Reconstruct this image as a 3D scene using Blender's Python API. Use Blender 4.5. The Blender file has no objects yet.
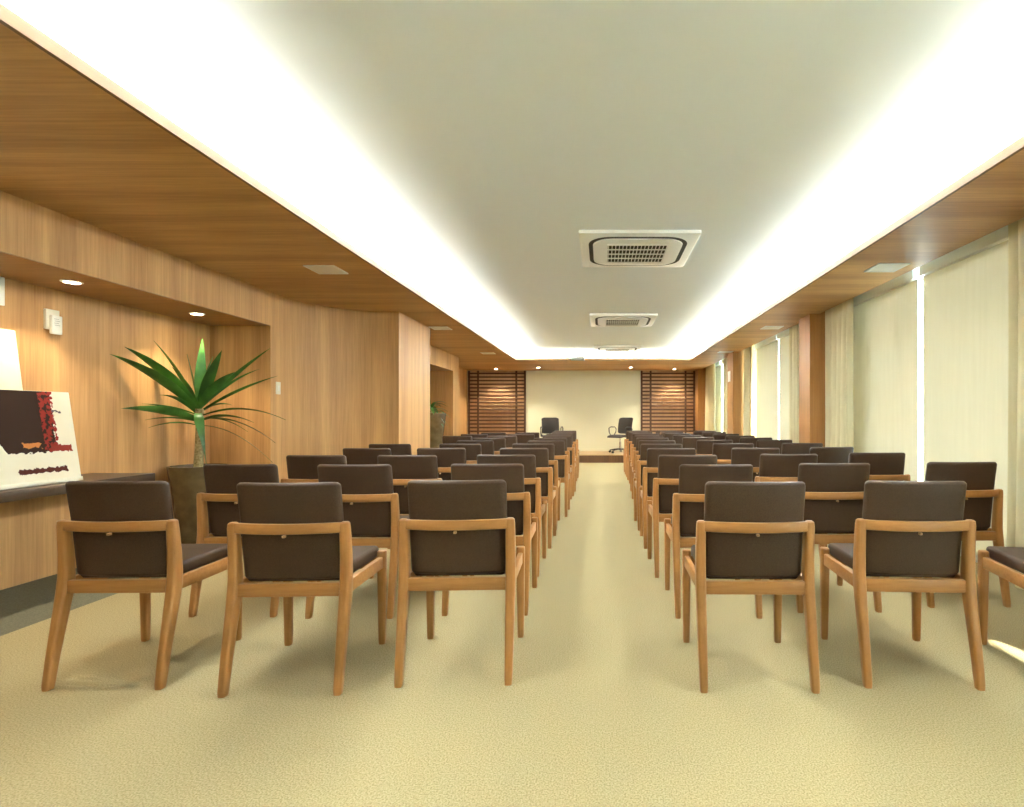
import bpy, bmesh, math, random
from mathutils import Vector, Matrix
R = math.radians
random.seed(7)
scene = bpy.context.scene
COL = scene.collection

# ------------------------------------------------------------------ camera
cam_d = bpy.data.cameras.new('camera')
cam_d.sensor_fit = 'HORIZONTAL'
cam_d.sensor_width = 36.0
cam_d.lens = 540.0 / 1024.0 * 36.0
cam_d.shift_x = (512 - 602) / 1024.0
cam_d.shift_y = (416.5 - 403.5) / 1024.0
cam_d.clip_start = 0.02
cam = bpy.data.objects.new('camera', cam_d)
cam.location = (0, 0, 1.07)
cam.rotation_euler = (R(90), 0, 0)
COL.objects.link(cam)
scene.camera = cam

# ------------------------------------------------------------------ world, sun, cove lights, exposure
vs = scene.view_settings
vs.view_transform = 'Standard'
vs.look = 'None'
vs.gamma = 1.0
vs.use_curve_mapping = False
vs.exposure = 2.20

world = bpy.data.worlds.new('world')
world.use_nodes = True
bgn = world.node_tree.nodes['Background']
bgn.inputs[0].default_value = (0.70, 0.92, 1.0, 1)
bgn.inputs[1].default_value = 6.0
scene.world = world

def add_sun(direction, strength, color, angle):
    d = bpy.data.lights.new('sun', 'SUN')
    d.energy = strength; d.color = color; d.angle = angle
    o = bpy.data.objects.new('sun', d)
    o.rotation_euler = Vector(direction).to_track_quat('-Z', 'Y').to_euler()
    COL.objects.link(o)
_el = R(34.7)
add_sun((-0.34 * math.cos(_el), 0.94 * math.cos(_el), -math.sin(_el)), 8.0, (1, 0.96, 0.88), R(0.6))

def add_area(name, loc, size_x, size_y, power, color, direction):
    d = bpy.data.lights.new(name, 'AREA')
    d.shape = 'RECTANGLE'; d.size = size_x; d.size_y = size_y
    d.energy = power; d.color = color
    o = bpy.data.objects.new(name, d)
    o.location = loc
    o.rotation_euler = Vector(direction).to_track_quat('-Z', 'Y').to_euler()
    COL.objects.link(o)
    return o
COVE = (0.95, 1.0, 1.0)
CW = 17.0   # watts per metre of cove strip
# strips lie on the soffit behind its lip and throw light up at the ceiling
def cove_strip(name, loc, length, along_y, per_m=CW, color=COVE):
    d = bpy.data.lights.new(name, 'AREA')
    d.shape = 'RECTANGLE'
    d.size, d.size_y = (0.05, length) if along_y else (length, 0.05)
    d.energy = per_m * length; d.color = color
    o = bpy.data.objects.new(name, d)
    o.location = loc
    o.rotation_euler = (R(180), 0, 0)
    COL.objects.link(o)
cove_strip('cove_light', (-1.88, 5.65, 2.285), 11.1, True)
cove_strip('cove_light', (1.94, 5.65, 2.285), 11.1, True, color=(0.93, 1.0, 1.0))
cove_strip('cove_light', (0.03, 11.38, 2.285), 3.6, False)

# ------------------------------------------------------------------ material helpers
def new_mat(name):
    m = bpy.data.materials.new(name); m.use_nodes = True
    nt = m.node_tree
    return m, nt, nt.nodes['Principled BSDF']
def N(nt, kind, **kw):
    n = nt.nodes.new(kind)
    for k, v in kw.items(): setattr(n, k, v)
    return n
def lk(nt, a, b): nt.links.new(a, b)
def plain(name, col, rough=0.5, metal=0.0, spec=0.5):
    m, nt, b = new_mat(name)
    b.inputs['Base Color'].default_value = (*col, 1)
    b.inputs['Roughness'].default_value = rough
    b.inputs['Metallic'].default_value = metal
    b.inputs['Specular IOR Level'].default_value = spec
    return m
def emit(name, col, s):
    m, nt, b = new_mat(name)
    b.inputs['Base Color'].default_value = (*col, 1)
    b.inputs['Emission Color'].default_value = (*col, 1)
    b.inputs['Emission Strength'].default_value = s
    return m
def coords(nt, scale, kind='Object'):
    tc = N(nt, 'ShaderNodeTexCoord'); mp = N(nt, 'ShaderNodeMapping')
    mp.inputs['Scale'].default_value = scale
    lk(nt, tc.outputs[kind], mp.inputs['Vector'])
    return mp.outputs['Vector']
def wood(name, dark, light, fine, broad, rough=0.45, broad_amt=0.5, bump=0.02, spec=0.35):
    """grain stretched along the axis with the small scale"""
    m, nt, b = new_mat(name)
    n1 = N(nt, 'ShaderNodeTexNoise'); n1.inputs['Scale'].default_value = 1.0; n1.inputs['Detail'].default_value = 5
    n1.inputs['Roughness'].default_value = 0.6
    lk(nt, coords(nt, fine), n1.inputs['Vector'])
    n2 = N(nt, 'ShaderNodeTexNoise'); n2.inputs['Scale'].default_value = 1.0; n2.inputs['Detail'].default_value = 3
    lk(nt, coords(nt, broad), n2.inputs['Vector'])
    mx = N(nt, 'ShaderNodeMix', data_type='FLOAT'); mx.inputs[0].default_value = broad_amt
    lk(nt, n1.outputs['Fac'], mx.inputs[2]); lk(nt, n2.outputs['Fac'], mx.inputs[3])
    cr = N(nt, 'ShaderNodeValToRGB')
    cr.color_ramp.elements[0].position = 0.32; cr.color_ramp.elements[0].color = (*dark, 1)
    cr.color_ramp.elements[1].position = 0.68; cr.color_ramp.elements[1].color = (*light, 1)
    lk(nt, mx.outputs[0], cr.inputs['Fac'])
    lk(nt, cr.outputs['Color'], b.inputs['Base Color'])
    b.inputs['Roughness'].default_value = rough
    b.inputs['Specular IOR Level'].default_value = spec
    if bump:
        bp = N(nt, 'ShaderNodeBump'); bp.inputs['Strength'].default_value = bump * 5; bp.inputs['Distance'].default_value = 0.002
        lk(nt, n1.outputs['Fac'], bp.inputs['Height']); lk(nt, bp.outputs['Normal'], b.inputs['Normal'])
    return m
def speckle(name, c1, c2, scale, rough=0.9, bump=0.3, dist=0.004, spec=0.2, blotch=None):
    m, nt, b = new_mat(name)
    n1 = N(nt, 'ShaderNodeTexNoise'); n1.inputs['Scale'].default_value = scale; n1.inputs['Detail'].default_value = 3
    lk(nt, coords(nt, (1, 1, 1)), n1.inputs['Vector'])
    cr = N(nt, 'ShaderNodeValToRGB')
    cr.color_ramp.elements[0].position = 0.35; cr.color_ramp.elements[0].color = (*c1, 1)
    cr.color_ramp.elements[1].position = 0.65; cr.color_ramp.elements[1].color = (*c2, 1)
    lk(nt, n1.outputs['Fac'], cr.inputs['Fac'])
    lk(nt, cr.outputs['Color'], b.inputs['Base Color'])
    b.inputs['Roughness'].default_value = rough
    b.inputs['Specular IOR Level'].default_value = spec
    bp = N(nt, 'ShaderNodeBump'); bp.inputs['Strength'].default_value = bump; bp.inputs['Distance'].default_value = dist
    lk(nt, n1.outputs['Fac'], bp.inputs['Height']); lk(nt, bp.outputs['Normal'], b.inputs['Normal'])
    return m

M = {}
M['wall_wood'] = wood('wall veneer', (0.360, 0.185, 0.066), (0.660, 0.382, 0.152), (70, 70, 2.2), (7, 7, 0.25), rough=0.5, broad_amt=0.6)
M['soffit_wood'] = wood('soffit veneer', (0.310, 0.157, 0.053), (0.630, 0.357, 0.138), (2.0, 60, 60), (0.3, 5.5, 5.5), rough=0.5, broad_amt=0.55)
M['shaded_niche_wood'] = wood('shaded soffit veneer', (0.230, 0.110, 0.036), (0.400, 0.205, 0.075), (2.0, 60, 60), (0.3, 5.5, 5.5), rough=0.5, broad_amt=0.55)  # soffit veneer darkened, the shade under the niche top is put into its colour
M['trim_wood'] = wood('lip veneer', (0.130, 0.066, 0.023), (0.185, 0.100, 0.038), (60, 2, 60), (6, 0.3, 6), rough=0.5)
M['column_wood'] = wood('column veneer', (0.33, 0.150, 0.044), (0.47, 0.235, 0.078), (70, 70, 2.2), (8, 8, 0.3), rough=0.45)
M['chair_wood'] = wood('chair oak', (0.285, 0.124, 0.033), (0.420, 0.198, 0.059), (60, 60, 6), (9, 9, 1.5), rough=0.4, broad_amt=0.4, spec=0.4)
M['rail_wood'] = wood('chair oak across', (0.285, 0.124, 0.033), (0.420, 0.198, 0.059), (6, 60, 60), (1.5, 9, 9), rough=0.4, broad_amt=0.4, spec=0.4)
M['slat_wood'] = wood('slat stain', (0.060, 0.026, 0.012), (0.115, 0.052, 0.024), (4, 60, 60), (0.5, 9, 9), rough=0.5)
M['panel_wood'] = wood('panel veneer', (0.50, 0.290, 0.145), (0.66, 0.430, 0.245), (60, 60, 2), (6, 6, 0.3), rough=0.5)
M['stage_wood'] = wood('stage parquet', (0.070, 0.026, 0.010), (0.180, 0.080, 0.032), (22, 22, 0.5), (3.5, 3.5, 0.2), rough=0.4, broad_amt=0.6)
M['stage_top'] = wood('stage top', (0.42, 0.27, 0.12), (0.55, 0.38, 0.19), (3, 50, 50), (0.5, 6, 6), rough=0.4)
M['shelf_wood'] = wood('shelf stain', (0.045, 0.026, 0.014), (0.085, 0.050, 0.028), (50, 3, 50), (6, 0.5, 6), rough=0.4)
M['leather'] = speckle('brown leather', (0.040, 0.0205, 0.0108), (0.072, 0.040, 0.0215), 420, rough=0.5, bump=0.25, dist=0.0015, spec=0.28)
M['carpet'] = speckle('beige carpet', (0.272, 0.220, 0.108), (0.450, 0.374, 0.208), 190, rough=0.95, bump=0.4, dist=0.005, spec=0.1)
M['stone'] = speckle('grey floor strip', (0.110, 0.105, 0.068), (0.165, 0.157, 0.105), 160, rough=0.75, bump=0.1)
M['ceiling'] = plain('ceiling paint', (0.86, 0.91, 0.92), 0.9, spec=0.1)
M['rear_paint'] = plain('cream paint', (0.76, 0.76, 0.58), 0.8, spec=0.2)
M['white_plastic'] = plain('white plastic', (0.84, 0.85, 0.80), 0.4)
M['grey_plastic'] = plain('grey plastic', (0.30, 0.31, 0.28), 0.5)
M['cream_plastic'] = plain('cream plastic', (0.80, 0.78, 0.66), 0.45)
M['dark_slot'] = plain('dark slot', (0.045, 0.045, 0.03), 0.7)
M['grey_label'] = plain('grey print', (0.35, 0.35, 0.33), 0.6)
M['diffuser'] = plain('frosted diffuser', (0.82, 0.80, 0.72), 0.5)
M['canvas'] = plain('canvas edge', (0.80, 0.79, 0.66), 0.8)
M['pot'] = speckle('pot glaze', (0.085, 0.055, 0.022), (0.120, 0.080, 0.034), 12, rough=0.25, bump=0.02, spec=0.7)
M['soil'] = speckle('soil', (0.03, 0.02, 0.012), (0.07, 0.05, 0.03), 60, rough=1)
M['trunk'] = speckle('trunk bark', (0.22, 0.17, 0.07), (0.42, 0.36, 0.18), 60, rough=0.8)
M['metal'] = plain('aluminium', (0.70, 0.72, 0.74), 0.3, 1.0)
M['chrome'] = plain('chrome', (0.75, 0.75, 0.75), 0.15, 1.0)
M['black_plastic'] = plain('black plastic', (0.015, 0.015, 0.016), 0.4)
M['black_mesh'] = plain('black mesh fabric', (0.045, 0.038, 0.035), 0.8)
M['lamp_on'] = emit('lamp lens', (1.0, 0.86, 0.62), 25)
M['clip'] = plain('wood clip', (0.45, 0.27, 0.12), 0.5)
M['ceiling_shell'] = M['ceiling']

def leaf_mat():
    m, nt, b = new_mat('leaf')
    n = N(nt, 'ShaderNodeTexNoise'); n.inputs['Scale'].default_value = 5; n.inputs['Detail'].default_value = 3
    lk(nt, coords(nt, (1, 1, 1)), n.inputs['Vector'])
    cr = N(nt, 'ShaderNodeValToRGB')
    cr.color_ramp.elements[0].position = 0.35; cr.color_ramp.elements[0].color = (0.018, 0.075, 0.012, 1)
    cr.color_ramp.elements[1].position = 0.7; cr.color_ramp.elements[1].color = (0.075, 0.230, 0.030, 1)
    lk(nt, n.outputs['Fac'], cr.inputs['Fac']); lk(nt, cr.outputs['Color'], b.inputs['Base Color'])
    b.inputs['Roughness'].default_value = 0.38
    b.inputs['Specular IOR Level'].default_value = 0.4
    return m
M['leaf'] = leaf_mat()

def cloth_mat(name, c1, c2, trans, weight):
    """woven cloth that lets part of the daylight through"""
    m, nt, b = new_mat(name)
    n = N(nt, 'ShaderNodeTexNoise'); n.inputs['Scale'].default_value = 1; n.inputs['Detail'].default_value = 3
    lk(nt, coords(nt, (25, 25, 2)), n.inputs['Vector'])
    cr = N(nt, 'ShaderNodeValToRGB')
    cr.color_ramp.elements[0].position = 0.3; cr.color_ramp.elements[0].color = (*c1, 1)
    cr.color_ramp.elements[1].position = 0.7; cr.color_ramp.elements[1].color = (*c2, 1)
    lk(nt, n.outputs['Fac'], cr.inputs['Fac']); lk(nt, cr.outputs['Color'], b.inputs['Base Color'])
    b.inputs['Roughness'].default_value = 0.9; b.inputs['Specular IOR Level'].default_value = 0.1
    t = N(nt, 'ShaderNodeBsdfTranslucent'); t.inputs['Color'].default_value = (*trans, 1)
    mx = N(nt, 'ShaderNodeMixShader'); mx.inputs[0].default_value = weight
    out = nt.nodes['Material Output']
    lk(nt, b.outputs[0], mx.inputs[1]); lk(nt, t.outputs[0], mx.inputs[2]); lk(nt, mx.outputs[0], out.inputs['Surface'])
    return m
M['blind'] = cloth_mat('blind fabric', (0.66, 0.64, 0.49), (0.70, 0.68, 0.53), (0.70, 0.60, 0.48), 0.15)
M['curtain'] = cloth_mat('curtain fabric', (0.68, 0.61, 0.38), (0.76, 0.70, 0.46), (0.66, 0.60, 0.38), 0.11)

def glass_mat():
    m, nt, b = new_mat('window glass')
    tr = N(nt, 'ShaderNodeBsdfTransparent'); tr.inputs['Color'].default_value = (0.95, 0.98, 0.97, 1)
    gl = N(nt, 'ShaderNodeBsdfGlossy'); gl.inputs['Roughness'].default_value = 0.02
    mx = N(nt, 'ShaderNodeMixShader'); mx.inputs[0].default_value = 0.06
    lk(nt, tr.outputs[0], mx.inputs[1]); lk(nt, gl.outputs[0], mx.inputs[2])
    lk(nt, mx.outputs[0], nt.nodes['Material Output'].inputs['Surface'])
    return m
M['glass'] = glass_mat()

# ------------------------------------------------------------------ mesh helpers
def finish(name, bm, mat, parent=None, smooth=True, loc=None, angle=38):
    me = bpy.data.meshes.new(name)
    bmesh.ops.recalc_face_normals(bm, faces=bm.faces)
    bm.to_mesh(me); bm.free()
    if smooth:
        for p in me.polygons: p.use_smooth = True
        me.set_sharp_from_angle(angle=R(angle))
    mats = mat if isinstance(mat, (list, tuple)) else [mat]
    for m in mats: me.materials.append(m)
    o = bpy.data.objects.new(name, me)
    COL.objects.link(o)
    if parent: o.parent = parent
    if loc: o.location = loc
    return o
def box(bm, x0, x1, y0, y1, z0, z1, mi=0, bevel=0.0):
    vs_ = [bm.verts.new((x, y, z)) for z in (z0, z1) for y in (y0, y1) for x in (x0, x1)]
    fs = []
    for idx in ((0, 2, 3, 1), (4, 5, 7, 6), (0, 1, 5, 4), (2, 6, 7, 3), (0, 4, 6, 2), (1, 3, 7, 5)):
        f = bm.faces.new([vs_[i] for i in idx]); f.material_index = mi; fs.append(f)
    if bevel:
        es = list({e for f in fs for e in f.edges})
        bmesh.ops.bevel(bm, geom=es, offset=bevel, segments=2, profile=0.5, affect='EDGES')
def loft(bm, sections, cap=True, closed=False, mi=0):
    rows = [[bm.verts.new(p) for p in s] for s in sections]
    n = len(rows[0])
    rng = range(len(rows)) if closed else range(len(rows) - 1)
    for i in rng:
        a, b = rows[i], rows[(i + 1) % len(rows)]
        for j in range(n):
            k = (j + 1) % n
            f = bm.faces.new((a[j], a[k], b[k], b[j])); f.material_index = mi
    if cap and not closed:
        f = bm.faces.new(rows[0]); f.material_index = mi
        f = bm.faces.new(rows[-1][::-1]); f.material_index = mi
def rr(w, h, r, n=3):
    pts = []
    for cx, cy, a0 in ((w/2 - r, h/2 - r, 0), (-w/2 + r, h/2 - r, 90), (-w/2 + r, -h/2 + r, 180), (w/2 - r, -h/2 + r, 270)):
        for i in range(n + 1):
            a = R(a0 + 90 * i / n)
            pts.append((cx + r * math.cos(a), cy + r * math.sin(a)))
    return pts
def lathe(bm, prof, cx=0, cy=0, n=24, cap=True, mi=0):
    loft(bm, [[(cx + r * math.cos(2*math.pi*i/n), cy + r * math.sin(2*math.pi*i/n), z) for i in range(n)] for r, z in prof], cap, mi=mi)
def tube(bm, pts, rad, n=8):
    pts = [Vector(p) for p in pts]
    secs = []
    for i, p in enumerate(pts):
        t = (pts[min(i+1, len(pts)-1)] - pts[max(i-1, 0)]).normalized()
        ref = Vector((0, 0, 1)) if abs(t.z) < 0.9 else Vector((1, 0, 0))
        u = t.cross(ref).normalized(); v = t.cross(u).normalized()
        r = rad[i] if isinstance(rad, (list, tuple)) else rad
        secs.append([p + u * r * math.cos(2*math.pi*k/n) + v * r * math.sin(2*math.pi*k/n) for k in range(n)])
    loft(bm, secs)
def prism(bm, poly, z0, z1, mi=0):
    loft(bm, [[(x, y, z0) for x, y in poly], [(x, y, z1) for x, y in poly]], mi=mi)
def empty(name, loc, rz=0.0):
    o = bpy.data.objects.new(name, None); COL.objects.link(o)
    o.location = loc; o.rotation_euler = (0, 0, rz); o.empty_display_size = 0.1
    return o
def tag(o, label, cat, group=None):
    o['label'] = label; o['category'] = cat
    if group: o['group'] = group
    return o
def struct(name, bm, mat, smooth=False):
    o = finish(name, bm, mat, None, smooth); o['kind'] = 'structure'
    return o
def copy_thing(src, loc, rz, label):
    c = src.copy(); COL.objects.link(c)
    c.location = loc; c.rotation_euler = (0, 0, rz); c['label'] = label
    for ch in list(src.children):
        d = ch.copy(); COL.objects.link(d); d.parent = c
        for g in list(ch.children):
            e = g.copy(); COL.objects.link(e); e.parent = d
    return c

# ------------------------------------------------------------------ room shell
Y0, Y1 = -2.6, 13.85           # behind the camera / rear wall
SOF, CEIL = 2.25, 2.42
bm = bmesh.new(); box(bm, -2.93, 3.0, Y0, Y1 + 0.1, -0.1, 0.0); struct('floor', bm, M['carpet'])
bm = bmesh.new(); box(bm, -3.85, -2.93, Y0, Y1 + 0.1, -0.1, -0.004); struct('floor_strip', bm, M['stone'])

# left wall: header over the display niche, niche back, curved return, second niche
def wall_left(*boxes):
    bm = bmesh.new()
    for q in boxes: box(bm, *q)
    struct('wall_left', bm, M['wall_wood'], smooth=True)
wall_left((-3.72, -3.143, Y0, 5.12, 1.935, 2.45))
wall_left((-3.85, -3.72, Y0, 5.3, -0.1, 2.45))
bm = bmesh.new()
poly = [(-3.72, 5.12), (-3.143, 5.12)]
for i in range(0, 17):
    a = R(180 - 90 * i / 16)
    poly.append((-2.39 + 0.753 * math.cos(a), 5.31 + 0.765 * math.sin(a)))
poly += [(-2.286, 6.075), (-2.286, 7.18), (-3.72, 7.18)]
prism(bm, poly, -0.1, 2.45)
struct('wall_left', bm, M['wall_wood'], smooth=True)
wall_left((-3.72, -2.84, 7.18, 10.29, 1.945, 2.45))
wall_left((-3.72, -3.40, 7.18, 10.29, -0.1, 1.945))
wall_left((-3.72, -2.84, 10.29, 10.72, -0.1, 2.45))
wall_left((-3.72, -3.45, 10.72, Y1 + 0.1, -0.1, 2.45))

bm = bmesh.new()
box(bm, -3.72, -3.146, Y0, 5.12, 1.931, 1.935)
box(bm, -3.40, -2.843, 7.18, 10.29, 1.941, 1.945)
struct('ceiling_niche', bm, M['shaded_niche_wood'])

# soffit ring with its pale lip
bm = bmesh.new()
XL, XR, t = -1.785, 1.84, 0.018
box(bm, -3.72, XL - t, Y0, Y1, SOF, SOF + 0.02)
box(bm, XR + t, 2.50, Y0, Y1, SOF, SOF + 0.02)
box(bm, XL - t, XR + t, 11.28 + t, Y1, SOF, SOF + 0.02)
box(bm, XL - t, XR + t, Y0, -2.05 - t, SOF, SOF + 0.02)
struct('ceiling_soffit', bm, M['soffit_wood'])
bm = bmesh.new()
box(bm, XL - t, XL, -2.05, 11.28 + t, SOF - 0.001, SOF + 0.048)
box(bm, XR, XR + t, -2.05, 11.28 + t, SOF - 0.001, SOF + 0.048)
box(bm, XL, XR, 11.28, 11.28 + t, SOF - 0.001, SOF + 0.048)
box(bm, XL, XR, -2.05 - t, -2.05, SOF - 0.001, SOF + 0.048)
struct('trim_1', bm, M['trim_wood'])
# plaster ceiling and the closed back of the cove
bm = bmesh.new()
box(bm, -3.85, 3.0, Y0 - 0.1, Y1 + 0.1, CEIL, CEIL + 0.1)
box(bm, -2.13, -2.11, Y0, 11.65, SOF + 0.021, CEIL)
box(bm, 2.17, 2.19, Y0, 11.65, SOF + 0.021, CEIL)
box(bm, -2.11, 2.17, 11.62, 11.64, SOF + 0.021, CEIL)
box(bm, -2.11, 2.17, -2.42, -2.40, SOF + 0.021, CEIL)
struct('ceiling', bm, M['ceiling'])
bm = bmesh.new(); box(bm, 2.48, 2.50, Y0, Y1, SOF + 0.02, CEIL); struct('trim_2', bm, M['soffit_wood'])

# rear wall, wall behind the camera
bm = bmesh.new(); box(bm, -3.85, 3.1, Y1, Y1 + 0.12, -0.1, 2.45); struct('wall_rear', bm, M['rear_paint'])
bm = bmesh.new()
box(bm, -3.85, 3.1, Y0 - 0.12, Y0, -0.1, 2.45); struct('wall_near', bm, M['rear_paint'])

# right side: piers, upstand over the glass, windows
bays = [(-0.95, 2.55), (2.90, 6.21), (6.55, 9.85), (10.30, 13.45)]
bm = bmesh.new()
box(bm, 2.90, 3.0, Y0, Y1, 2.36, CEIL)
for a, b in [(Y0, -0.95)] + [(2.55, 2.90), (6.21, 6.55), (9.85, 10.30), (13.45, Y1)]:
    box(bm, 2.90, 3.0, a, b, -0.1, 2.36)
struct('wall_right', bm, M['rear_paint'])
for i, (a, b) in enumerate([(-1.30, -0.95), (2.55, 2.90), (6.21, 6.55), (9.85, 10.30), (13.45, Y1)]):
    bm = bmesh.new(); box(bm, 2.39, 2.90, a, b, 0.0, SOF); box(bm, 2.52, 2.90, a, b, SOF, CEIL)
    struct('trim_%d' % (3 + i), bm, M['column_wood'])
for i, (a, b) in enumerate(bays):
    bm = bmesh.new()
    w = 0.05
    for yy in (a, (a + b) / 2 - w / 2 + 0.35, b - w): box(bm, 2.93, 2.98, yy, yy + w, 0, 2.36)
    box(bm, 2.93, 2.98, a, b, 0, 0.05); box(bm, 2.93, 2.98, a, b, 2.31, 2.36)
    fr = struct('window_%d' % (i + 1), bm, M['metal'])
    bm = bmesh.new(); box(bm, 2.950, 2.956, a + w, b - w, 0.05, 2.31)
    finish('pane', bm, M['glass'], fr, False)

# raised stage at the far end
bm = bmesh.new()
box(bm, -3.449, 2.389, 12.5, Y1, 0.0, 0.165, 0)
box(bm, -3.449, 2.389, 12.485, Y1, 0.165, 0.185, 1)
struct('floor_stage', bm, [M['stage_wood'], M['stage_top']])

# ------------------------------------------------------------------ rear slatted screens
def slat_screen(x0, x1, label):
    r = tag(empty('slatted_screen', ((x0 + x1) / 2, Y1, 0.19)), label, 'screen', 'slatted screens on the rear wall')
    w = (x1 - x0) / 2
    bm = bmesh.new(); box(bm, -w, w, -0.012, -0.001, 0, 2.05); finish('back_panel', bm, M['panel_wood'], r, False)
    bm = bmesh.new()
    k = 0; z = 0.02
    while z + 0.042 < 2.06:
        box(bm, -w, w, -0.036, -0.022, z, z + 0.040); z += 0.0925
    finish('slats', bm, M['slat_wood'], r, False)
    for xx in (-w, -w + 0.23, w - 0.27, w - 0.05):
        bm = bmesh.new(); box(bm, xx, xx + 0.05, -0.022, -0.002, 0, 2.05)
        box(bm, xx + 0.008, xx + 0.042, -0.041, -0.0355, 0, 2.05)
        finish('batten', bm, M['slat_wood'], r, False)
slat_screen(-3.43, -1.95, 'dark horizontal slatted wood screen on rear wall nearest the plants')
slat_screen(0.99, 2.385, 'dark horizontal slatted wood screen on rear wall beside the curtains')

# ------------------------------------------------------------------ chairs
def make_chair():
    root = empty('conference_chair', (0, 0, 0))
    # rear legs run up into the back frame and kick backwards below the seat
    prof = [(0.0, -0.232, 0.028, 0.032), (0.02, -0.230, 0.031, 0.036), (0.12, -0.213, 0.034, 0.040), (0.25, -0.187, 0.037, 0.046),
            (0.34, -0.168, 0.039, 0.052), (0.39, -0.160, 0.040, 0.053), (0.43, -0.157, 0.040, 0.050), (0.52, -0.160, 0.039, 0.044),
            (0.59, -0.166, 0.038, 0.040), (0.630, -0.170, 0.037, 0.036), (0.648, -0.171, 0.033, 0.032), (0.653, -0.171, 0.022, 0.022)]
    for s in (-1, 1):
        bm = bmesh.new()
        loft(bm, [[(s * 0.2165 + px, y + py, z) for px, py in rr(wx, wy, min(wx, wy) * 0.28)] for z, y, wx, wy in prof])
        finish('leg', bm, M['chair_wood'], root)
    for s in (-1, 1):
        bm = bmesh.new()
        pf = [(0.0, 0.232, 0.028), (0.015, 0.232, 0.031), (0.2, 0.230, 0.036), (0.424, 0.227, 0.040), (0.436, 0.227, 0.038), (0.440, 0.227, 0.030)]
        loft(bm, [[(s * 0.2165 + px, y + py, z) for px, py in rr(w, w, w * 0.28)] for z, y, w in pf])
        finish('leg', bm, M['chair_wood'], root)
    # bowed top rail
    def bow(x): return 0.034 * (1 - (x / 0.2165) ** 2)
    bm = bmesh.new()
    secs = []
    for i in range(17):
        x = -0.2165 + 0.433 * i / 16
        y = -0.172 - bow(x)
        secs.append([(x, y + a, 0.631 + b) for a, b in rr(0.022, 0.041, 0.006, 2)])
    loft(bm, secs); finish('back_rail', bm, M['rail_wood'], root)
    # seat rails
    bm = bmesh.new()
    box(bm, -0.205, 0.205, -0.176, -0.148, 0.357, 0.409, bevel=0.004)
    box(bm, -0.205, 0.205, 0.214, 0.240, 0.356, 0.410, bevel=0.004)
    for s in (-1, 1): box(bm, s * 0.2165 - 0.011, s * 0.2165 + 0.011, -0.15, 0.22, 0.360, 0.414, bevel=0.004)
    finish('seat_frame', bm, M['rail_wood'], root)
    # seat cushion
    bm = bmesh.new()
    secs = []
    ys = [(-0.135, 0.016, 0.012), (-0.128, 0.006, 0.004), (-0.11, 0, 0), (0.0, 0, 0), (0.15, 0, 0), (0.235, 0, 0), (0.262, 0.005, 0.004), (0.272, 0.016, 0.013)]
    for y, ix, iz in ys:
        w = 0.386
        dip = -0.006 * max(0, 1 - ((y - 0.05) / 0.2) ** 2)
        secs.append([(a, y, 0.430 + b + (dip if b > 0 and abs(a) < 0.15 else 0)) for a, b in rr(w - 2*ix, 0.056 - 2*iz, 0.016, 4)])
    loft(bm, secs); finish('seat', bm, M['leather'], root)
    # back cushion: tall curved pad standing well above the rail, in front of it
    bm = bmesh.new()
    W, zb, zt, T = 0.200, 0.418, 0.811, 0.036
    secs = []
    xs = [(-W, 0.016, 0.013), (-W + 0.004, 0.007, 0.006), (-W + 0.013, 0.001, 0.001)] + [(-W + 0.03 + (2*W - 0.06) * i / 10, 0, 0) for i in range(11)] + \
         [(W - 0.013, 0.001, 0.001), (W - 0.004, 0.007, 0.006), (W, 0.016, 0.013)]
    for x, iz, it in xs:
        h = zt - zb - 2*iz; th = T - 2*it
        prof2 = rr(th, h, min(0.015, th * 0.45), 4)
        # extra points down both faces so the pad can curve
        pts = []
        for q in range(len(prof2)):
            a, b = prof2[q]; c, d = prof2[(q + 1) % len(prof2)]
            pts.append((a, b))
            if abs(b - d) > 0.1:
                for k in range(1, 6): pts.append((a + (c - a) * k / 6, b + (d - b) * k / 6))
        sec = []
        for a, b in pts:
            xx = x * (1.0 if b > 0 else (1.0 - 0.012 * min(1, -b / 0.18)))
            z = (zb + zt) / 2 + b
            yc = -0.139 - 0.030 * (1 - (x / 0.2165) ** 2) - (z - 0.63) * (0.17 if z > 0.63 else 0.10)
            sec.append((xx, yc + a, z))
        secs.append(sec)
    loft(bm, secs); finish('backrest', bm, M['leather'], root)
    bm = bmesh.new(); box(bm, -0.006, 0.006, -0.217, -0.203, 0.598, 0.608, bevel=0.002)
    finish('rail_clip', bm, M['clip'], root)
    return root

ORD = ['front', 'second', 'third', 'fourth', 'fifth', 'sixth', 'seventh', 'eighth', 'ninth', 'tenth', 'eleventh']
# (row, column) -> x of the chair's middle, depth of its rear feet, turn in degrees; rows counted from the camera
plant = {  # block beside the plants: wall-side, middle, aisle
    0: [(-1.955, 2.123, 1.2), (-1.235, 2.078, 2.2), (-0.591, 2.155, 2.5)],
    1: [(-1.975, 2.893, 0), (-1.342, 2.872, 0), (-0.630, 2.915, 1)],
    2: [(-1.925, 3.58, 0), (-1.312, 3.58, 0), (-0.652, 3.62, 0)],
    3: [(-1.935, 4.38, -2), (-1.325, 4.40, 1), (-0.642, 4.39, 0)],
    4: [(-2.010, 5.06, 0), (-1.355, 5.10, -1), (-0.655, 5.10, 1)],
    5: [None, (-1.370, 5.78, 0), (-0.600, 5.76, 0)],
    6: [None, (-1.370, 6.50, 0), (-0.628, 6.52, -1)],
    7: [(-1.94, 7.18, 0), (-1.345, 7.22, 0), (-0.605, 7.25, 0)],
    8: [(-1.88, 7.90, 2), (-1.20, 7.95, 0), (-0.640, 8.05, 0)],
    9: [(-1.75, 8.65, 0), (-1.22, 8.75, -2), (-0.640, 8.95, 0)],
    10: [None, None, (-0.670, 9.85, 0)],
}
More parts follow.
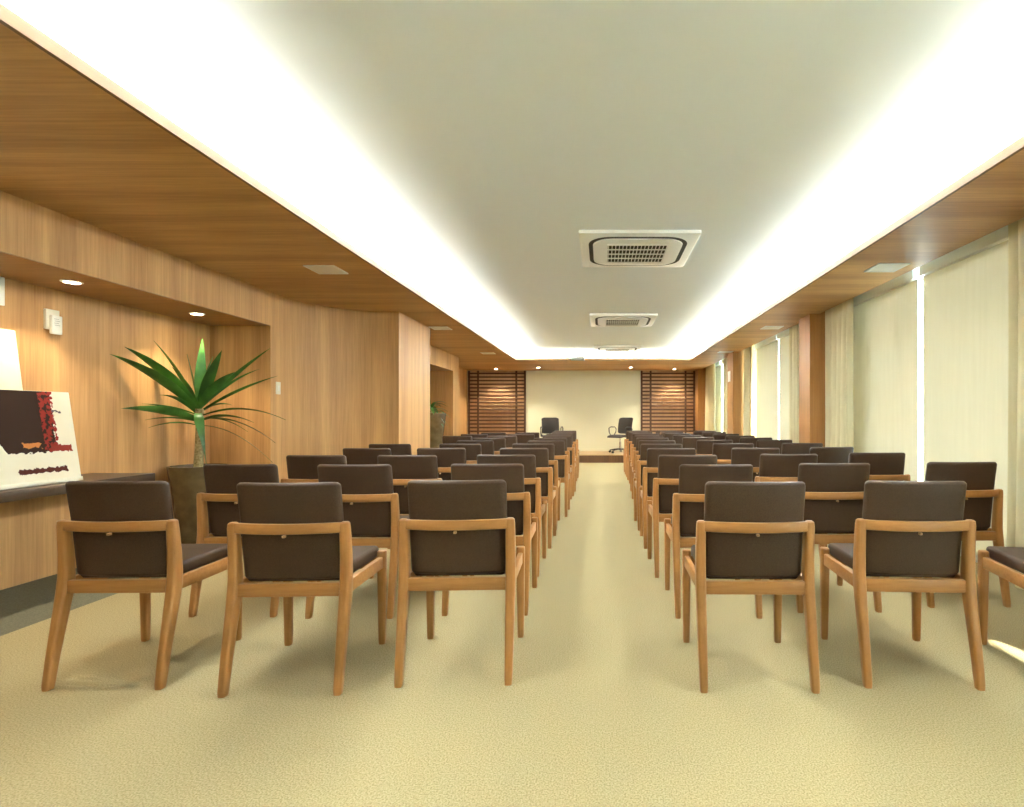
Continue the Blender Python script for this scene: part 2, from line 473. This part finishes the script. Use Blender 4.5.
window = {  # block beside the windows: aisle, middle, window-side
    0: [(0.613, 2.104, -0.5), (1.268, 2.132, -2.5), (1.936, 2.054, -9)],
    1: [(0.620, 2.875, 0), (1.300, 2.96, 1), (2.065, 3.04, 1)],
    2: [(0.582, 3.60, 1), (1.300, 3.70, 0), (1.985, 3.84, -1)],
    3: [(0.570, 4.38, 0), (1.275, 4.42, 0), (1.970, 4.55, 9)],
    4: [(0.567, 5.08, 1), (1.278, 5.20, 0), (1.970, 5.25, 0)],
    5: [(0.600, 5.82, 0), (1.255, 5.95, 0), (1.930, 5.98, 1)],
    6: [(0.617, 6.55, 0), (1.215, 6.75, 0), (1.905, 6.62, 0)],
    7: [(0.635, 7.28, 0), (1.190, 7.50, -2), (1.890, 7.32, 0)],
    8: [(0.660, 8.15, 0), (1.170, 8.30, 0), (1.880, 8.10, 3)],
    9: [(0.655, 9.10, 0), (1.190, 9.15, 0), (1.890, 9.05, 0)],
    10: [(0.650, 9.98, 0), (1.200, 10.0, 0), (1.900, 9.90, 0)],
}
base_chair = make_chair()
base_chair['category'] = 'chair'
used = False
for block, seats, names in (('plant-side', plant, ('wall seat', 'middle seat', 'aisle seat')), ('window-side', window, ('aisle seat', 'middle seat', 'window seat'))):
    for row in range(11):
        for c, spot in enumerate(seats[row]):
            if spot is None: continue
            x, y, deg = spot
            a = R(deg)
            # y gives the rear feet; the chair's origin is 0.23 m further on
            loc = (x - math.sin(a) * 0.23, y + math.cos(a) * 0.23, 0)
            lab = 'brown leather wooden chair, %s row from the camera, %s of the %s block' % (ORD[row] if row else 'first', names[c], block)
            if not used:
                base_chair.location = loc; base_chair.rotation_euler = (0, 0, a)
                base_chair['label'] = lab; used = True; first = base_chair
            else:
                o = copy_thing(base_chair, loc, a, lab)
            (base_chair if not used else (first if first['label'] == lab else o))['group'] = 'conference chairs in the %s block' % block

# ------------------------------------------------------------------ swivel chairs on the stage
def make_swivel():
    root = empty('swivel_chair', (0, 0, 0))
    base = None
    bm = bmesh.new(); lathe(bm, [(0.035, 0.07), (0.045, 0.075), (0.045, 0.10), (0.03, 0.11)], n=16)
    for k in range(5):
        a = R(90 + 72 * k)
        tube(bm, [(0.03 * math.cos(a), 0.03 * math.sin(a), 0.095), (0.15 * math.cos(a), 0.15 * math.sin(a), 0.085), (0.27 * math.cos(a), 0.27 * math.sin(a), 0.062)], [0.018, 0.016, 0.012])
    base = finish('star_base', bm, M['black_plastic'], root)
    for k in range(5):
        a = R(90 + 72 * k); cx, cy = 0.27 * math.cos(a), 0.27 * math.sin(a)
        bm = bmesh.new()
        for off in (-0.014, 0.014):
            secs = []
            for w in (-0.008, 0.008):
                secs.append([(cx - math.sin(a) * (off + w) + 0.026 * math.cos(q) * math.cos(a), cy + math.cos(a) * (off + w) + 0.026 * math.cos(q) * math.sin(a), 0.027 + 0.026 * math.sin(q)) for q in [2*math.pi*i/12 for i in range(12)]])
            loft(bm, secs)
        tube(bm, [(cx - 0.02*math.sin(-a), cy, 0.027), (cx, cy, 0.05), (cx, cy, 0.064)], 0.008)
        finish('caster', bm, M['black_plastic'], base)
    bm = bmesh.new(); lathe(bm, [(0.026, 0.10), (0.026, 0.26), (0.016, 0.265), (0.016, 0.37), (0.07, 0.375), (0.07, 0.39)], n=16)
    finish('gas_column', bm, M['chrome'], root)
    bm = bmesh.new()
    secs = []
    for y, ins in ((-0.225, 0.02), (-0.21, 0.005), (-0.1, 0), (0.1, 0), (0.2, 0.004), (0.235, 0.02)):
        drop = -0.03 * max(0, (y - 0.12) / 0.115)
        secs.append([(a, y, 0.415 + b + drop) for a, b in rr(0.46 - 2*ins, 0.05 - ins, 0.014, 3)])
    loft(bm, secs); finish('seat', bm, M['black_mesh'], root)
    bm = bmesh.new()
    secs = []
    for i in range(13):
        x = -0.215 + 0.43 * i / 12
        e = 0.03 if i in (0, 12) else (0.008 if i in (1, 11) else 0)
        pts = []
        for j in range(8): pts.append((0.46 + e + (0.40 - 2*e) * j / 7, -0.011))
        for j in range(8): pts.append((0.86 - e - (0.40 - 2*e) * j / 7, 0.011))
        secs.append([(x, -0.225 + t_ + 0.045 * (x / 0.215) ** 2 - 0.16 * (z - 0.46) + 0.02 * math.sin((z - 0.46) / 0.40 * math.pi), z) for z, t_ in pts])
    loft(bm, secs); finish('backrest', bm, M['black_mesh'], root)
    bm = bmesh.new(); tube(bm, [(0, -0.05, 0.385), (0, -0.22, 0.39), (0, -0.255, 0.46), (0, -0.275, 0.60)], 0.016)
    finish('back_bracket', bm, M['black_plastic'], root)
    for s in (-1, 1):
        bm = bmesh.new()
        X = s * 0.255
        pts = [(s*0.2, -0.06, 0.39), (X, -0.05, 0.40), (X, -0.14, 0.50), (X, -0.15, 0.58), (X, -0.10, 0.625), (X, 0.05, 0.63), (X, 0.12, 0.60), (X, 0.11, 0.50), (X, 0.05, 0.41), (s*0.2, 0.04, 0.39)]
        tube(bm, pts, 0.013)
        finish('armrest', bm, M['black_plastic'], root)
    return root
sw = make_swivel(); sw.location = (0.44, 13.15, 0.185); sw.rotation_euler = (0, 0, R(138))
tag(sw, 'black swivel office chair on the stage beside the slatted screen near the curtains', 'office chair', 'swivel chairs on the stage')
sw2 = copy_thing(sw, (-1.23, 13.2, 0.185), R(195), 'black swivel office chair on the stage, half hidden behind the plant-side chairs')

# ------------------------------------------------------------------ ceiling cassettes
def make_cassette():
    root = empty('air_conditioner', (0, 0, CEIL))
    bm = bmesh.new()
    S = 0.445
    loft(bm, [[(x, y, 0.0) for x, y in rr(2*S, 2*S, 0.012, 2)], [(x, y, -0.022) for x, y in rr(2*S, 2*S, 0.012, 2)], [(x, y, -0.028) for x, y in rr(2*S - 0.02, 2*S - 0.02, 0.012, 2)]])
    finish('panel', bm, M['white_plastic'], root)
    bm = bmesh.new()
    o_ = rr(0.755, 0.755, 0.175, 8); i_ = rr(0.69, 0.69, 0.15, 8)
    loft(bm, [[(x, y, -0.0275) for x, y in o_], [(x, y, -0.0300) for x, y in o_], [(x, y, -0.0300) for x, y in i_], [(x, y, -0.0275) for x, y in i_]], closed=True)
    finish('air_slot', bm, M['dark_slot'], root)
    bm = bmesh.new()
    loft(bm, [[(x, y, -0.027) for x, y in rr(0.685, 0.685, 0.15, 8)], [(x, y, -0.037) for x, y in rr(0.685, 0.685, 0.15, 8)], [(x, y, -0.040) for x, y in rr(0.66, 0.66, 0.14, 8)]])
    cover = finish('cover', bm, M['white_plastic'], root)
    bm = bmesh.new(); box(bm, -0.230, 0.230, -0.24, 0.22, -0.043, -0.0395)
    finish('grille_back', bm, M['dark_slot'], cover, False)
    bm = bmesh.new()
    for k in range(5):
        y = -0.24 + 0.46 * k / 4; box(bm, -0.235, 0.235, y - 0.008, y + 0.008, -0.048, -0.042)
    for k in range(17):
        x = -0.225 + 0.45 * k / 16; box(bm, x - 0.003, x + 0.003, -0.245, 0.225, -0.047, -0.0425)
    finish('grille', bm, M['white_plastic'], cover, False)
    return root
ac = make_cassette(); ac.location = (0.275, 4.35, CEIL)
tag(ac, 'square white ceiling air conditioner with dark slots, nearest of the three', 'air conditioner', 'ceiling air conditioners')
copy_thing(ac, (0.285, 7.52, CEIL), 0, 'square white ceiling air conditioner, middle one of the three')
copy_thing(ac, (0.30, 10.67, CEIL), 0, 'white ceiling air conditioner by the far cove, smallest of the three')

# projector hanging from the ceiling near the far cove
pr = tag(empty('projector', (-0.49, 10.95, 2.205)), 'grey projector hanging on a short stem from the ceiling by the far cove', 'projector')
bm = bmesh.new(); box(bm, -0.14, 0.14, -0.11, 0.11, 0, 0.075, bevel=0.012); finish('body', bm, M['grey_plastic'], pr)
bm = bmesh.new()
secs = [[(0.07 + r*math.cos(2*math.pi*i/16), y, 0.038 + r*math.sin(2*math.pi*i/16)) for i in range(16)] for y, r in ((0.10, 0.03), (0.125, 0.03), (0.125, 0.02))]
loft(bm, secs); finish('lens', bm, M['black_plastic'], pr)
bm = bmesh.new(); tube(bm, [(0, 0, 0.073), (0, 0, 0.16), (0, 0, CEIL - 2.205)], 0.016); lathe(bm, [(0.06, 0.200), (0.06, 0.2145)], n=16)
finish('mount', bm, M['grey_plastic'], pr)

# ------------------------------------------------------------------ recessed lamps
def make_square():
    root = empty('recessed_light', (0, 0, SOF))
    bm = bmesh.new()
    o_ = rr(0.245, 0.245, 0.006, 2); i_ = rr(0.205, 0.205, 0.004, 2)
    loft(bm, [[(x, y, 0.0) for x, y in o_], [(x, y, -0.007) for x, y in o_], [(x, y, -0.007) for x, y in i_], [(x, y, 0.0) for x, y in i_]], closed=True)
    finish('frame', bm, M['white_plastic'], root)
    bm = bmesh.new(); box(bm, -0.1025, 0.1025, -0.1025, 0.1025, -0.005, 0.0); finish('diffuser', bm, M['diffuser'], root, False)
    return root
sq = make_square(); sq.location = (-2.21, 4.33, SOF)
tag(sq, 'square white recessed light in the wood soffit, nearest on the plant side', 'ceiling light', 'square lights in the wood soffit')
for x, y, lab in ((-2.15, 7.2, 'square white recessed light in the wood soffit beside the pale pier'),
                  (-2.12, 10.05, 'square white recessed light in the wood soffit, farthest on the plant side'),
                  (2.25, 4.27, 'square white recessed light in the wood soffit above the near blinds'),
                  (2.25, 7.15, 'square white recessed light in the soffit by the second pair of blinds'),
                  (2.25, 9.85, 'square white recessed light in the soffit by the farthest wood column')):
    copy_thing(sq, (x, y, SOF), 0, lab)

def spot(loc, power, size=100, color=(1, 0.86, 0.64), blend=0.6, radius=0.03):
    d = bpy.data.lights.new('downlight_lamp', 'SPOT')
    d.energy = power; d.color = color; d.spot_size = R(size); d.spot_blend = blend; d.shadow_soft_size = radius
    o = bpy.data.objects.new('downlight_lamp', d); o.location = loc
    COL.objects.link(o); return o
def make_round():
    root = empty('downlight', (0, 0, 0))
    bm = bmesh.new()
    lathe_secs = [(0.055, 0.0), (0.055, -0.005), (0.042, -0.008), (0.040, 0.0)]
    n = 24
    loft(bm, [[(r*math.cos(2*math.pi*i/n), r*math.sin(2*math.pi*i/n), z) for i in range(n)] for r, z in lathe_secs], closed=True)
    finish('trim_ring', bm, M['white_plastic'], root)
    bm = bmesh.new(); lathe(bm, [(0.039, 0.0), (0.039, -0.004)], n=20); finish('lens', bm, M['lamp_on'], root)
    return root
rd = make_round()
downs = [((-3.385, 3.447, 1.931), 'glowing round downlight over the leaning paintings', 10, 110),
         ((-3.385, 4.513, 1.931), 'glowing round downlight above the potted plant', 11, 110),
         ((-3.12, 8.6, 1.941), 'round downlight inside the second niche behind the pale pier', 22, 110),
         ((-2.62, 13.35, SOF), 'glowing round downlight in front of the plant-side slatted screen', 34, 110),
         ((-1.53, 13.0, SOF), 'glowing round downlight above the half hidden swivel chair', 20, 100),
         ((0.69, 12.9, SOF), 'glowing round downlight above the swivel chair near the curtains', 20, 100),
         ((1.80, 13.4, SOF), 'glowing round downlight in front of the curtain-side slatted screen', 34, 110)]
for i, (loc, lab, pw, sz) in enumerate(downs):
    if i == 0:
        rd.location = loc; tag(rd, lab, 'downlight', 'round downlights')
    else:
        copy_thing(rd, loc, 0, lab)
    spot((loc[0], loc[1], loc[2] - 0.02), pw, sz)
spot((-3.385, 2.38, 1.91), 12, 110); spot((-3.385, 1.3, 1.91), 12, 110)

# ------------------------------------------------------------------ blinds and curtains
def blind(y0, y1, label, x=2.75):
    r = tag(empty('roller_blind', (x, (y0 + y1) / 2, 0.02)), label, 'blind', 'roller blinds')
    h = (y1 - y0) / 2
    bm = bmesh.new(); box(bm, -0.002, 0.002, -h, h, 0.03, 2.26); finish('fabric', bm, M['blind'], r, False)
    bm = bmesh.new(); box(bm, -0.045, 0.045, -h, h, 2.245, 2.375, bevel=0.008); finish('cassette', bm, M['white_plastic'], r)
    bm = bmesh.new(); box(bm, -0.010, 0.010, -h, h, -0.0195, 0.035, bevel=0.004); finish('bottom_bar', bm, M['metal'], r)
blind(-0.90, -0.16, 'cream roller blind behind the photographer')
blind(0.19, 2.53, 'cream roller blind in the bay beside the photographer')
blind(2.93, 4.615, 'large cream roller blind on the near side of the bright window slit')
blind(4.70, 6.18, 'cream roller blind between the bright window slit and the first gathered curtain')
blind(6.58, 8.37, 'cream roller blind beyond the near wood column, nearer half of its bay')
blind(8.41, 9.62, 'pale roller blind beside the crumpled curtain before the farther wood column')
blind(10.33, 12.25, 'cream roller blind added to block the sun just past the farther wood column')  # added, with the next one, to keep sun off the rear corner
blind(12.42, 13.42, 'cream roller blind added to block the sun at the far end of the window wall')  # also added against the sun, leaving a bright slit between the two

def curtain(y0, y1, label, x=2.585, amp=0.07, waves=5, seed=0):
    rnd = random.Random(seed)
    n = waves * 24
    ph = [rnd.uniform(-0.5, 0.5) for _ in range(waves + 2)]
    def off(u, z):
        k = u * waves
        i = int(k); f = k - i
        p = ph[i] * (1 - f) + ph[i + 1] * f
        g = 0.75 + 0.25 * (1 - z / 2.4)
        return amp * (0.5 - 1.1 * g * (0.8 + 0.4 * p) * abs(math.sin(math.pi * k * 1.1 + p * 0.7)) ** 0.8) + 0.008 * math.sin(5.1 * u + z * 1.3 + seed)
    bm = bmesh.new(); secs = []
    for z in [0.015, 0.3, 0.7, 1.1, 1.5, 1.9, 2.2, 2.40]:
        front, back = [], []
        for i in range(n + 1):
            u = i / n; yy = (y0 - y1) / 2 + (y1 - y0) * u
            o = off(u, z)
            front.append((o - 0.004, yy, z)); back.append((o + 0.004, yy, z))
        secs.append(front + back[::-1])
    loft(bm, secs)
    o = finish('curtain', bm, M['curtain'], None, True, (x, (y0 + y1) / 2, 0), 60)
    tag(o, label, 'curtain', 'gathered beige curtains')
curtain(2.93, 3.46, 'gathered beige curtain at the near end of the large blinds', x=2.60, waves=3, seed=1)
curtain(5.57, 6.19, 'gathered beige curtain in front of the near wood column', waves=4, seed=2)
curtain(6.58, 7.42, 'gathered beige curtain just beyond the near wood column', waves=6, seed=3)
curtain(9.45, 9.83, 'gathered beige curtain in front of the farther wood column', waves=4, seed=4)
curtain(10.33, 11.45, 'gathered beige curtain just beyond the farther wood column', waves=7, seed=5)
curtain(12.45, 13.43, 'gathered beige curtain beside the slatted screen at the far corner', waves=6, seed=6)

# ------------------------------------------------------------------ niche: shelf, paintings, plates
bm = bmesh.new(); box(bm, -0.23, 0.23, -1.5, 1.5, 0, 0.058, bevel=0.003)
sh = finish('wall_shelf', bm, M['shelf_wood'], None, True, (-3.488, 2.44, 0.60))
tag(sh, 'long dark wooden shelf along the niche wall under the paintings', 'shelf')

def abstract_mat():
    m, nt, b = new_mat('abstract paint')
    tc = N(nt, 'ShaderNodeTexCoord')
    nz = N(nt, 'ShaderNodeTexNoise'); nz.inputs['Scale'].default_value = 40; nz.inputs['Detail'].default_value = 8
    lk(nt, tc.outputs['Object'], nz.inputs['Vector'])
    sp = N(nt, 'ShaderNodeSeparateXYZ'); lk(nt, tc.outputs['Object'], sp.inputs[0])
    def val(x):
        return x
    def math_(op, a, b_=None, c=None):
        n = N(nt, 'ShaderNodeMath', operation=op)
        for i, q in enumerate((a, b_, c)):
            if q is None: continue
            if isinstance(q, (int, float)): n.inputs[i].default_value = q
            else: lk(nt, q, n.inputs[i])
        return n.outputs[0]
    jit = math_('MULTIPLY', math_('SUBTRACT', nz.outputs['Fac'], 0.5), 0.05)
    u = math_('ADD', math_('MULTIPLY', sp.outputs['Y'], -1), jit)        # distance from the far edge
    v = math_('ADD', sp.outputs['Z'], jit)
    def band(x, a, b_): return math_('MULTIPLY', math_('GREATER_THAN', x, a), math_('LESS_THAN', x, b_))
    def rect(u0, u1, v0, v1): return math_('MULTIPLY', band(u, u0, u1), band(v, v0, v1))
    usl = math_('SUBTRACT', u, math_('MULTIPLY', v, 0.55))
    block = math_('MULTIPLY', math_('MULTIPLY', math_('GREATER_THAN', u, 0.125), math_('LESS_THAN', usl, 0.30)), band(v, 0.195, 0.61))
    streak = math_('MULTIPLY', rect(0.115, 0.20, 0.20, 0.60), math_('GREATER_THAN', nz.outputs['Fac'], 0.47))
    foot = rect(0.035, 0.16, 0.195, 0.235)
    line = rect(0.08, 0.36, 0.070, 0.100)
    spot_ = rect(0.22, 0.32, 0.225, 0.255)
    tick = rect(0.075, 0.13, 0.44, 0.452)
    nz2 = N(nt, 'ShaderNodeTexNoise'); nz2.inputs['Scale'].default_value = 6
    lk(nt, tc.outputs['Object'], nz2.inputs['Vector'])
    gr = N(nt, 'ShaderNodeMix', data_type='RGBA')
    gr.inputs[6].default_value = (0.78, 0.74, 0.58, 1); gr.inputs[7].default_value = (0.86, 0.84, 0.72, 1)
    lk(nt, nz2.outputs['Fac'], gr.inputs[0])
    cur = gr.outputs[2]
    for mask, col in ((block, (0.030, 0.012, 0.007)), (streak, (0.27, 0.022, 0.015)), (foot, (0.25, 0.03, 0.02)), (line, (0.09, 0.018, 0.012)), (spot_, (0.55, 0.20, 0.05)), (tick, (0.10, 0.08, 0.10))):
        mx = N(nt, 'ShaderNodeMix', data_type='RGBA')
        lk(nt, mask, mx.inputs[0]); lk(nt, cur, mx.inputs[6]); mx.inputs[7].default_value = (*col, 1)
        cur = mx.outputs[2]
    lk(nt, cur, b.inputs['Base Color']); b.inputs['Roughness'].default_value = 0.7; b.inputs['Specular IOR Level'].default_value = 0.2
    return m
M['abstract'] = abstract_mat()
def pale_paint():
    m, nt, b = new_mat('pale paint')
    n = N(nt, 'ShaderNodeTexNoise'); n.inputs['Scale'].default_value = 3
    lk(nt, coords(nt, (1, 1, 1)), n.inputs['Vector'])
    cr = N(nt, 'ShaderNodeValToRGB')
    cr.color_ramp.elements[0].position = 0.3; cr.color_ramp.elements[0].color = (0.66, 0.61, 0.36, 1)
    cr.color_ramp.elements[1].position = 0.6; cr.color_ramp.elements[1].color = (0.74, 0.72, 0.57, 1)
    lk(nt, n.outputs['Fac'], cr.inputs['Fac']); lk(nt, cr.outputs['Color'], b.inputs['Base Color']); b.inputs['Roughness'].default_value = 0.6
    return m
M['pale_paint'] = pale_paint()
def painting(loc, length, height, lean, face_mat, label, ledge):
    r = tag(empty('painting', loc), label, 'painting')
    r.rotation_euler = (0, -lean, 0)
    bm = bmesh.new(); box(bm, -0.028, 0, -length, 0, 0, height, bevel=0.003); finish('canvas', bm, M['canvas'], r)
    bm = bmesh.new(); box(bm, 0.0005, 0.0025, -length + 0.002, -0.002, 0.028 if ledge else 0.002, height - 0.002); finish('painted_face', bm, face_mat, r, False)
    if ledge:
        bm = bmesh.new(); box(bm, 0.0005, 0.012, -length, 0.0, 0.0, 0.026, bevel=0.002); finish('bottom_edge', bm, M['canvas'], r)
painting((-3.352, 3.479, 0.660), 1.05, 0.572, 0.150, M['abstract'], 'leaning painting with a dark maroon block and red streaks on white', True)
painting((-3.478, 3.312, 0.660), 1.10, 0.945, 0.130, M['pale_paint'], 'plain pale cream painting leaning on the wall behind the maroon one', False)

bm = bmesh.new(); box(bm, 0, 0.02, 0, 0.09, 0, 0.135, bevel=0.004)
th = tag(empty('wall_control', (-3.72, 3.595, 1.655)), 'white control box mounted on the niche wall above the paintings', 'wall control')
finish('back_plate', bm, M['cream_plastic'], th)
bm = bmesh.new(); box(bm, 0.02, 0.042, 0.018, 0.088, -0.03, 0.095, bevel=0.005); hb = finish('handset', bm, M['white_plastic'], th)
bm = bmesh.new()
for k in range(4): box(bm, 0.0419, 0.0426, 0.030 + 0.004 * (k % 2), 0.062 + 0.008 * (k % 2), 0.07 - 0.014 * k, 0.073 - 0.014 * k)
finish('print', bm, M['grey_label'], hb, False)
bm = bmesh.new(); box(bm, 0, 0.012, -0.09, 0.09, 0, 0.18, bevel=0.004)
o = finish('wall_plate', bm, M['white_plastic'], None, True, (-3.72, 3.265, 1.757)); tag(o, 'white blank plate high on the niche wall above the pale painting', 'wall plate')
sp_ = tag(empty('light_switch', (-3.143, 5.235, 1.285)), 'small cream switch plate on the wood wall beside the potted plant', 'switch')
bm = bmesh.new(); box(bm, 0, 0.008, -0.035, 0.035, 0, 0.12, bevel=0.003); finish('plate', bm, M['cream_plastic'], sp_)
bm = bmesh.new(); box(bm, 0.008, 0.012, -0.014, 0.014, 0.035, 0.085, bevel=0.002); finish('rocker', bm, M['white_plastic'], sp_)
bm = bmesh.new(); box(bm, -0.006, 0, -0.09, 0.09, 0, 0.20, bevel=0.002)
o = finish('notice_plate', bm, M['white_plastic'], None, True, (2.39, 10.14, 1.72)); tag(o, 'small pale plate on the farther wood column', 'plate')

# ------------------------------------------------------------------ plants
def leaf(bm, p0, p1, p2, width, n=12, roll=0.0):
    p0, p1, p2 = Vector(p0), Vector(p1), Vector(p2)
    secs = []
    for i in range(n + 1):
        t_ = i / n
        p = p0 * (1 - t_)**2 + p1 * 2 * t_ * (1 - t_) + p2 * t_**2
        d = ((p1 - p0) * (1 - t_) + (p2 - p1) * t_).normalized()
        side = d.cross(Vector((0, 0, 1)))
        if side.length < 1e-3: side = Vector((1, 0, 0))
        side.normalize()
        side = Matrix.Rotation(roll, 3, d) @ side
        up = side.cross(d).normalized()
        w = width * (0.42 + 1.5 * t_) if t_ < 0.36 else width * 0.96 * (1 - ((t_ - 0.36) / 0.64) ** 1.7) + 0.0006
        w *= 0.5
        secs.append([p - side * w + up * w * 0.35, p - up * 0.0015, p + side * w + up * w * 0.35, p + up * 0.0015])
    loft(bm, secs)
def planter(root, rt, rb, h, mat):
    bm = bmesh.new()
    lathe(bm, [(rb * 0.9, 0.0), (rb, 0.012), (rb + (rt - rb) * 0.5, h * 0.5), (rt, h - 0.012), (rt, h), (rt - 0.02, h), (rt - 0.025, h - 0.05)], n=36)
    pot = finish('pot', bm, mat, root)
    bm = bmesh.new(); lathe(bm, [(rt - 0.03, h - 0.049), (rt - 0.03, h - 0.03), (rt * 0.3, h - 0.018)], n=24); finish('soil', bm, M['soil'], root)
PD = 4.62
pl = tag(empty('potted_plant', (-3.455, PD, -0.004)), 'broad-leaved green plant in a tall bronze pot at the end of the shelf', 'plant')
planter(pl, 0.212, 0.135, 0.655, M['pot'])
bm = bmesh.new()
tube(bm, [(0.0, 0, 0.62), (0.01, 0.0, 0.80), (0.015, 0, 0.98), (0.01, 0, 1.14)], [0.036, 0.032, 0.031, 0.034], n=12)
finish('trunk', bm, M['trunk'], pl)
def PX(px, py, dy=0.0):
    """a leaf tip read off the photograph, set dy beyond the trunk, in the plant's own axes"""
    d = PD + dy
    return Vector(((px - 602) * d / 540 + 3.455, dy, 1.07 + (416.5 - py) * d / 540 + 0.004))
bm = bmesh.new()
c0 = PX(198, 408)
leaves = [  # tip px, tip py, dy, width, start drop (m), bow up (m), roll
    (109.5, 354, -0.62, 0.100, 0.02, 0.10, 0.5), (124, 346.7, -0.48, 0.095, 0.0, 0.10, 0.6), (153.6, 340.5, -0.18, 0.060, 0.0, 0.06, 0.4),
    (202.4, 338, 0.03, 0.090, -0.02, 0.0, 1.35), (222, 350, -0.04, 0.085, -0.02, 0.03, -0.9), (235, 372, -0.10, 0.085, 0.0, 0.06, -0.5),
    (270.5, 348, 0.16, 0.045, 0.02, 0.05, -0.7), (260, 369, 0.22, 0.028, 0.03, 0.10, -0.9), (277.6, 376, 0.08, 0.028, 0.04, 0.06, -0.9),
    (120.8, 408.6, -0.55, 0.085, 0.10, 0.06, 0.9), (142, 403.7, -0.30, 0.030, 0.06, 0.03, 0.6), (145, 420, -0.36, 0.028, 0.12, 0.05, 0.5),
    (148.5, 427.7, -0.30, 0.028, 0.15, 0.06, 0.5), (254, 422.5, -0.10, 0.055, 0.12, 0.10, -0.4), (275.6, 443, -0.05, 0.040, 0.10, 0.16, -0.3),
    (286, 420, 0.05, 0.045, 0.08, 0.16, -0.3), (272.5, 462.5, -0.12, 0.020, 0.15, 0.16, -0.4), (172, 367, -0.14, 0.080, 0.0, 0.03, 0.3),
    (160, 395, -0.28, 0.05, 0.06, 0.08, 0.4), (232, 405, 0.20, 0.045, 0.06, 0.08, -0.4), (248, 432, 0.14, 0.03, 0.10, 0.10, -0.4),
    (213, 356, 0.14, 0.07, 0.0, 0.02, -1.0), (187, 354, 0.02, 0.07, 0.0, 0.02, 0.8),
]
for px, py, dy, w, drop, up, roll in leaves:
    tip = PX(px, py, dy)
    s = c0 + Vector((0, 0, -drop))
    mid = (s + tip) / 2 + Vector((0, 0, up))
    leaf(bm, s, mid, tip, w, roll=roll)
s = c0 + Vector((0.03, -0.03, -0.05))
leaf(bm, s, s + Vector((0.05, -0.10, 0.02)), PX(207, 468, -0.10), 0.075)
finish('foliage', bm, M['leaf'], pl, True, None, 60)

pl2 = tag(empty('potted_plant', (-3.02, 9.5, 0.0)), 'small green plant in a tall tapering planter, half hidden by the pale pier', 'plant')
planter(pl2, 0.27, 0.13, 1.13, M['pot'])
bm = bmesh.new(); tube(bm, [(0, 0, 1.09), (0.02, 0, 1.16), (0.0, 0, 1.24)], [0.03, 0.026, 0.028], n=10); finish('trunk', bm, M['trunk'], pl2)
bm = bmesh.new()
rnd = random.Random(3)
for k in range(26):
    a = 2 * math.pi * k / 26 * 2.4 + rnd.uniform(-0.2, 0.2); L = rnd.uniform(0.22, 0.36)
    up = rnd.choice((0.27, 0.14, 0.05, 0.0, -0.12, -0.3))
    s = Vector((0, 0, 1.25 - 0.004 * k)); cx = max(-0.3, math.cos(a) * L)
    tip = s + Vector((cx, math.sin(a) * L, up)); mid = (s + tip) / 2 + Vector((0, 0, 0.10))
    leaf(bm, s, mid, tip, rnd.uniform(0.035, 0.065), n=8, roll=rnd.uniform(-0.5, 0.5))
finish('foliage', bm, M['leaf'], pl2, True, None, 60)
